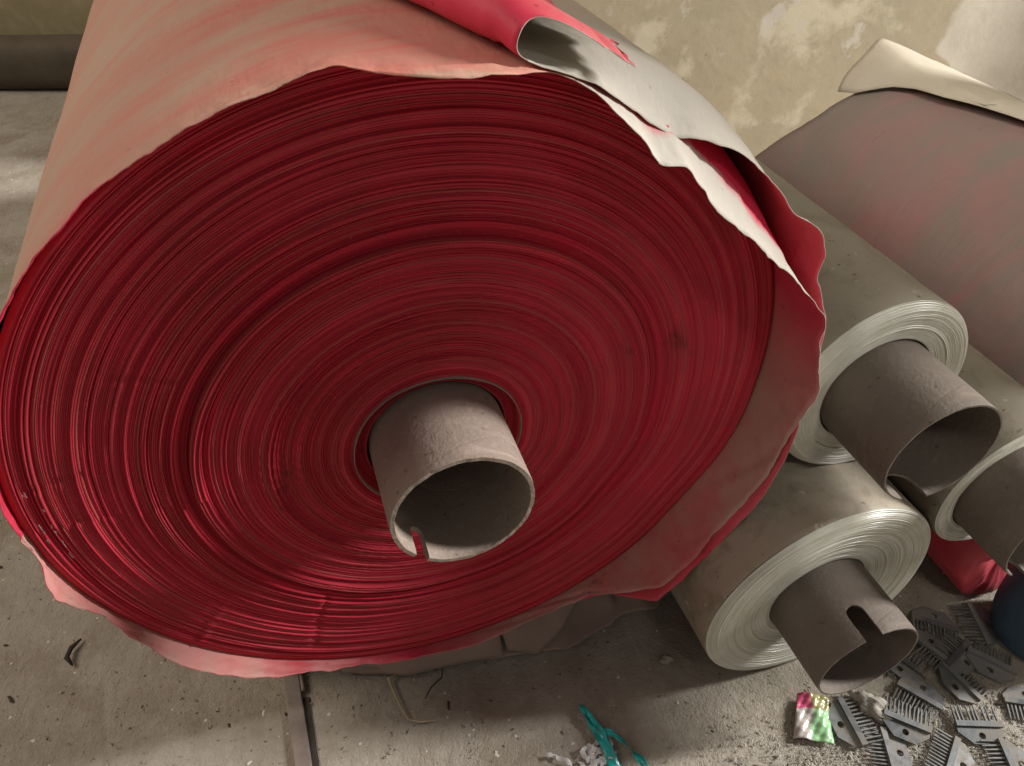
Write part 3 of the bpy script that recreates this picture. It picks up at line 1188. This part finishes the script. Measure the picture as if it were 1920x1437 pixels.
# --- loose steel comb blades
def comb_master():
    """half a clipper style comb: lies flat, teeth towards +y, hole in the plate"""
    parts = {}
    # plate: trapezoid with a round hole
    bm = bmesh.new()
    outline = [(-.024, -.001), (.024, -.001), (.024, -.006), (.011, -.018), (-.011, -.018), (-.024, -.006)]
    hole = [(.0032 * math.cos(2 * PI * i / 14), -.0095 + .0032 * math.sin(2 * PI * i / 14)) for i in range(14)]
    for z in (0.0, .0022):
        pass
    oo = []
    nseg = 42
    # radial strip between hole and outline
    cx, cy = 0, -.0095

    def hit(ang):
        d = (math.cos(ang), math.sin(ang))
        best = 1e9
        for i in range(len(outline)):
            x1, y1 = outline[i]
            x2, y2 = outline[(i + 1) % len(outline)]
            ex, ey = x2 - x1, y2 - y1
            den = d[0] * ey - d[1] * ex
            if abs(den) < 1e-12:
                continue
            t = ((x1 - cx) * ey - (y1 - cy) * ex) / den
            u = ((x1 - cx) * d[1] - (y1 - cy) * d[0]) / den
            if t > 0 and -1e-6 <= u <= 1 + 1e-6:
                best = min(best, t)
        return (cx + d[0] * best, cy + d[1] * best)
    angs = sorted(set([2 * PI * i / nseg for i in range(nseg)] + [math.atan2(y - cy, x - cx) % (2 * PI) for x, y in outline]))
    rows = []
    for a in angs:
        h = (cx + .0034 * math.cos(a), cy + .0034 * math.sin(a))
        e = hit(a)
        rows.append([bm.verts.new((h[0], h[1], .0022)), bm.verts.new((e[0], e[1], .0022)), bm.verts.new((e[0], e[1], 0)), bm.verts.new((h[0], h[1], 0))])
    for i in range(len(rows)):
        a, b = rows[i], rows[(i + 1) % len(rows)]
        for k in range(4):
            bm.faces.new((a[k], a[(k + 1) % 4], b[(k + 1) % 4], b[k]))
    bmesh.ops.recalc_face_normals(bm, faces=bm.faces)
    parts['plate'] = bm
    bm = bmesh.new()
    boxm(bm, (0, .0022, .0028), (.049, .0058, .0056))
    parts['rib'] = bm
    bm = bmesh.new()
    boxm(bm, (0, .0135, .0018), (.0017, .0175, .0030))
    for v in bm.verts:
        if v.co.y > .012:
            v.co.x *= .6
            v.co.z *= .65
    parts['tooth'] = bm
    meshes = {}
    for k, b in parts.items():
        me = bpy.data.meshes.new(k)
        b.to_mesh(me)
        b.free()
        me.materials.append(M['steel'])
        meshes[k] = me
    return meshes


CM = comb_master()
NTEETH = 12


def comb(x, y, rz, z=.0, tilt=(0, 0), label='', s=1.0, teeth=NTEETH):
    root = empty('steel_comb', (x, y, z), (tilt[0], tilt[1], rz))
    cr = random.Random(int(x * 9999))
    s *= cr.uniform(.93, 1.06)
    root.scale = (s, s, s)
    tag(root, label, 'comb blade', 'steel comb blades scattered on the floor')
    for k in ('plate', 'rib'):
        o = bpy.data.objects.new(k, CM[k])
        link(o, root)
    for i in range(teeth):
        if cr.random() < .035:
            continue
        o = bpy.data.objects.new('tooth', CM['tooth'])
        link(o, root)
        o.rotation_euler = (cr.gauss(0, .012), 0, cr.gauss(0, .012))
        o.location = ((i - (teeth - 1) / 2) * .0485 / NTEETH, .0, 0)
    return root


R = math.radians
comb(.371, -.186, R(-98), .003, (.10, -.05), 'steel comb blade beside the sweet wrapper, teeth pointing right')
comb(.392, -.224, R(66), .002, (.05, .08), 'steel comb blade at the bottom edge, teeth pointing left, hole at right')
comb(.424, -.206, R(-42), .007, (.16, .06), 'bright steel comb blade propped up in the middle, teeth pointing up')
comb(.461, -.184, R(122), .004, (-.08, .05), 'dusty steel comb blade above the middle one, teeth pointing down left')
comb(.496, -.231, R(-20), .003, (.10, 0), 'bluish steel comb blade on its own, teeth pointing straight up')
comb(.500, -.272, R(72), .002, (.04, -.06), 'steel comb blade in the bottom right corner, teeth pointing left')
comb(.566, -.226, R(150), .001, (0, .05), 'shaded steel comb blade at the right edge below the blue drum')
comb(.508, -.139, R(110), .004, (.06, .05), 'shaded steel comb blade just right of the slotted core')
comb(.470, -.148, R(-66), .002, (.05, 0), 'shaded steel comb blade half hidden under the slotted core rim')
comb(.533, -.160, R(20), .003, (.1, .1), 'dim steel comb blade lying between the core and the blue drum')
comb(.562, -.178, R(-50), .002, (0, .06), 'dim steel comb blade in front of the blue drum')
comb(.538, -.117, R(140), .001, (.05, 0), 'dark steel comb blade farthest back under the film rolls')

comb(.447, -.250, R(35), .002, (.06, .05), 'steel comb blade at the bottom edge between two others, teeth pointing up left')
comb(.512, -.186, R(-75), .003, (-.06, .10), 'shaded steel comb blade below the pair beside the core, teeth pointing right')
comb(.586, -.135, R(75), .002, (.05, -.08), 'dark steel comb blade close against the side of the blue drum')


def lumps():
    # dusty rag in the heap of combs
    bm = bmesh.new()
    bmesh.ops.create_icosphere(bm, subdivisions=4, radius=1.0)
    for v in bm.verts:
        c = v.co.copy()
        n = .35 * math.sin(c.x * 5 + c.y * 3) + .25 * math.sin(c.y * 9 - c.z * 4) + .16 * math.sin(c.x * 17 + c.z * 13)
        k = 1 + n * .55
        v.co = Vector((c.x * .011 * k, c.y * .021 * k, max(0.0, .006 + c.z * .009 * k)))
    o = bm_obj('dusty_rag', bm, M['dust'], None, True)
    o.location = (.404, -.178, .0)
    o.rotation_euler = (0, 0, .5)
    tag(o, 'small grey dusty rag crumpled among the comb blades under the core', 'rag')


lumps()


def wrapper():
    n = 26
    bm = bmesh.new()
    P = np.zeros((n, n, 3))
    for i in range(n):
        for j in range(n):
            u, v = i / (n - 1) - .5, j / (n - 1) - .5
            x = u * .036 * (1 - .25 * v) + .004 * v
            y = v * .050
            z = .0045 + .0016 * math.sin(u * 9 + v * 5) + .0013 * abs(math.sin(u * 14 - v * 8 + .6)) + .0009 * abs(math.sin(v * 19 + u * 6)) - .003 * (abs(u) * 2) ** 4
            P[i, j] = (x, y, max(z, .0008))
    o = two_sided('sweet_wrapper', P, [M['sweet'], M['sweet']], None, .0004, False, False, np.ones((n, n, 4)))
    o.location = (.338, -.169, .001)
    o.rotation_euler = (0.05, 0, R(-28))
    tag(o, 'crumpled pink and green sweet wrapper on the floor by the slotted core', 'wrapper')


wrapper()


def ribbon():
    # flat teal plastic ribbon, split in two tails
    def band(path, w0, w1, twist, seed):
        n = 60
        pts = np.array(path)
        t = np.linspace(0, len(pts) - 1, n)
        C = np.stack([smooth(np.interp(t, np.arange(len(pts)), pts[:, k]), 11, False) for k in range(3)], 1)
        d = np.gradient(C, axis=0)
        d /= np.linalg.norm(d, axis=1)[:, None]
        P = np.zeros((n, 9, 3))
        for i in range(n):
            side = np.cross(d[i], (0, 0, 1))
            side /= np.linalg.norm(side)
            u = i / (n - 1)
            a = twist * math.sin(u * 9 + seed) + .3 * math.sin(u * 23 + seed * 2)
            w = (w0 + (w1 - w0) * u) * (1 + .18 * math.sin(u * 17 + seed))
            for j in range(9):
                q = (j - 4) / 4
                off = side * math.cos(a) + np.array((0, 0, 1)) * math.sin(a)
                P[i, j] = C[i] + off * q * w / 2
                P[i, j, 2] += .0007 * math.cos(q * 6 + u * 31) + .0005 * math.sin(q * 11 - u * 47) + .0018 * math.sin(u * 13 + seed) + .003
                P[i, j, 2] = max(P[i, j, 2], .0012)
        return P
    root = empty('teal_ribbon', (0, 0, 0))
    tag(root, 'glossy teal plastic ribbon forking into two tails at the bottom', 'ribbon')
    P = band([(.1100, -.081, .002), (.1125, -.095, .005), (.1165, -.113, .005), (.1190, -.133, .003), (.1205, -.16, .002), (.124, -.19, .002)], .0065, .0165, .55, 1)
    two_sided('tail', P, [M['teal'], M['teal']], root, .0003, False, False, np.ones((60, 9, 4)))
    P = band([(.1135, -.092, .006), (.1170, -.106, .007), (.1225, -.117, .007), (.1320, -.126, .008), (.1400, -.138, .006), (.1470, -.154, .004), (.153, -.19, .002)], .0050, .0085, 1.0, 2)
    two_sided('tail', P, [M['teal'], M['teal']], root, .0003, False, False, np.ones((60, 9, 4)))


ribbon()


def plastic_scrap():
    r = random.Random(21)
    V, F = [], []
    for k_ in range(16):
        x, y = r.gauss(0, .012), r.gauss(0, .010)
        a = r.uniform(0, 2 * PI)
        w = r.uniform(.0012, .0045)
        b0 = len(V)
        n = 12
        for i in range(n):
            tw = math.sin(i * .8 + k_) * 1.1
            ca, sa = math.cos(a + PI / 2), math.sin(a + PI / 2)
            z = .0022 + .003 * abs(math.sin(i * .5 + k_ * 1.7))
            for q in (-1, 0, 1):
                V.append((x + ca * q * w * math.cos(tw), y + sa * q * w * math.cos(tw), max(.0008, z + q * w * math.sin(tw) * .7 + .0006 * (q == 0))))
            x += math.cos(a) * .0027
            y += math.sin(a) * .0027
            a += r.gauss(0, .45)
        for i in range(n - 1):
            for q in range(2):
                c = b0 + i * 3 + q
                F.append((c, c + 1, c + 4, c + 3))
    o = mesh_obj('plastic_scrap', V, F, M['clear'], None, True)
    o.location = (.094, -.139, 0)
    tag(o, 'tangle of clear plastic shreds left of the teal ribbon', 'plastic scrap')


plastic_scrap()

# dry straw stems and a curved dark shred
bm = bmesh.new()
tube_path(bm, [(-.066, .014, .003), (-.078, .012, .004), (-.076, .0, .003), (-.072, -.02, .0025), (-.067, -.038, .002), (-.055, -.045, .002), (-.040, -.048, .0025)],
          [.0010, .0016, .0013, .0011, .0010, .0011, .0008])
tag(bm_obj('straw_stem', bm, M['straw'], None, True), 'bent dry straw stem on the floor below the core', 'straw')
bm = bmesh.new()
tube_path(bm, [(-.045, -.022, .002), (-.036, -.012, .003), (-.022, -.004, .002), (-.018, .008, .002)], [.0006, .0009, .0009, .0005])
tag(bm_obj('dry_twig', bm, M['darkchip'], None, True), 'thin dark twig on the floor right of the straw stem', 'twig')
bm = bmesh.new()
tube_path(bm, [(-.402, .168, .003), (-.411, .158, .005), (-.414, .146, .006), (-.408, .136, .003)], [.0012, .003, .003, .001])
tag(bm_obj('dark_shred', bm, M['darkchip'], None, True), 'curved dark shred on the floor at the lower left', 'debris')
bm = bmesh.new()
bmesh.ops.create_icosphere(bm, subdivisions=3, radius=.006)
for v in bm.verts:
    v.co = Vector((v.co.x * 1.3, v.co.y * .8, v.co.z * .7 + .002)) * (1 + .15 * math.sin(v.co.x * 900 + v.co.y * 700))
o = bm_obj('pebble', bm, M['chip'], None, True)
o.location = (.222, -.062, .001)
tag(o, 'small pale pebble on the floor left of the slotted film roll', 'pebble')


# red roll end low at the right, and the blue drum
def red_bundle():
    root = empty('red_bundle', (.628, -.105, 0), (0, 0, .0))
    n = 72
    th = np.linspace(-PI, PI, n, endpoint=False)
    r = .062
    prof = [(.012, .010), (r * .6, .002), (r - .004, .0), (r, .004)] + [(r, y) for y in np.linspace(.02, .5, 20)]
    P = np.zeros((n, len(prof), 3))
    for j, (q, y) in enumerate(prof):
        qq = q * (1 + .03 * wob(th * 4 + y * 9, 97))
        P[:, j] = np.stack([qq * np.cos(th), y + .003 * wob(th * 5, 98) + 0 * th, .064 + qq * np.sin(th)], 1)
    C = np.ones((n, len(prof), 4))
    C[:, :, 2] = .2
    f = [q[::-1] for q in grid_faces(n, len(prof), True)]
    mesh_obj('paper_body', P.reshape(-1, 3), f, M['inner'], root, True, None, C.reshape(-1, 4))
    tag(root, 'small red paper bundle on the floor under the right hand film roll', 'paper bundle')


red_bundle()


def drum():
    root = empty('blue_drum', (.638, -.164, 0))
    n = 64
    prof = [(.0, .002), (.040, .0), (.048, .006), (.053, .03), (.055, .06), (.0545, .09), (.050, .112), (.042, .122), (.030, .127), (.029, .131), (.0, .132)]
    t = np.linspace(0, len(prof) - 1, 40)
    rr = smooth(np.interp(t, range(len(prof)), [q[0] for q in prof]), 3, False)
    zz = smooth(np.interp(t, range(len(prof)), [q[1] for q in prof]), 3, False)
    a = np.linspace(-PI, PI, n, endpoint=False)
    P = np.zeros((n, 40, 3))
    for j in range(40):
        q = rr[j] * (1 + .02 * wob(a * 2 + zz[j] * 30, 99))
        P[:, j] = np.stack([q * np.cos(a), q * np.sin(a), np.full(n, zz[j])], 1)
    mesh_obj('drum_body', P.reshape(-1, 3), grid_faces(n, 40, True), M['blue'], root)
    bm = bmesh.new()
    bmesh.ops.create_cone(bm, cap_ends=True, segments=32, radius1=.017, radius2=.016, depth=.012, matrix=Matrix.Translation((0, 0, .138)))
    bm_obj('cap', bm, M['blue'], root, False, .001)
    tag(root, 'squat dull blue plastic drum at the right edge', 'drum')


drum()


# ------------------------------------------------------------------ grit: nobody could count it
def grit(name, n, mat, region, smin, smax, seed, long=1.0, label=''):
    r = random.Random(seed)
    V, F = [], []
    for _ in range(n):
        x, y = region(r)
        s = r.uniform(smin, smax) * (r.random() ** 1.5 + .25)
        a = r.uniform(0, 2 * PI)
        ca, sa = math.cos(a), math.sin(a)
        l = s * (1 + (long - 1) * r.random())
        w = s * r.uniform(.35, 1)
        h = s * r.uniform(.3, .8)
        b = len(V)
        for (u, v, z) in ((-l, -w * .6, 0), (l * .8, -w, 0), (l, w * .7, 0), (-l * .7, w, 0), (l * .1 * r.uniform(-3, 3), w * .2, h)):
            V.append((x + u * ca - v * sa, y + u * sa + v * ca, z - .0006))
        F += [(b, b + 1, b + 4), (b + 1, b + 2, b + 4), (b + 2, b + 3, b + 4), (b + 3, b, b + 4)]
    o = mesh_obj(name, V, F, mat, None, False)
    tag(o, label, 'grit', None, 'stuff')
    return o


def near(r):
    return r.uniform(-.62, .75), r.uniform(-.36, .12)


def heap(r):
    return r.gauss(.36, .12), r.gauss(-.235, .035)


def leftfl(r):
    return r.uniform(-1.2, -.3), r.uniform(.0, 1.6)


grit('floor_grit', 3000, M['chip'], near, .0004, .0017, 3, 1.8, 'fine pale grit strewn over the floor')
grit('saw_dust', 12000, M['dust'], heap, .0004, .0016, 4, 2.2, 'grey sawdust heaped around the comb blades')
grit('dark_crumbs', 230, M['darkchip'], lambda r: near(r) if r.random() < .6 else leftfl(r), .0008, .0036, 5, 2.0, 'dark crumbs of dirt scattered on the floor')
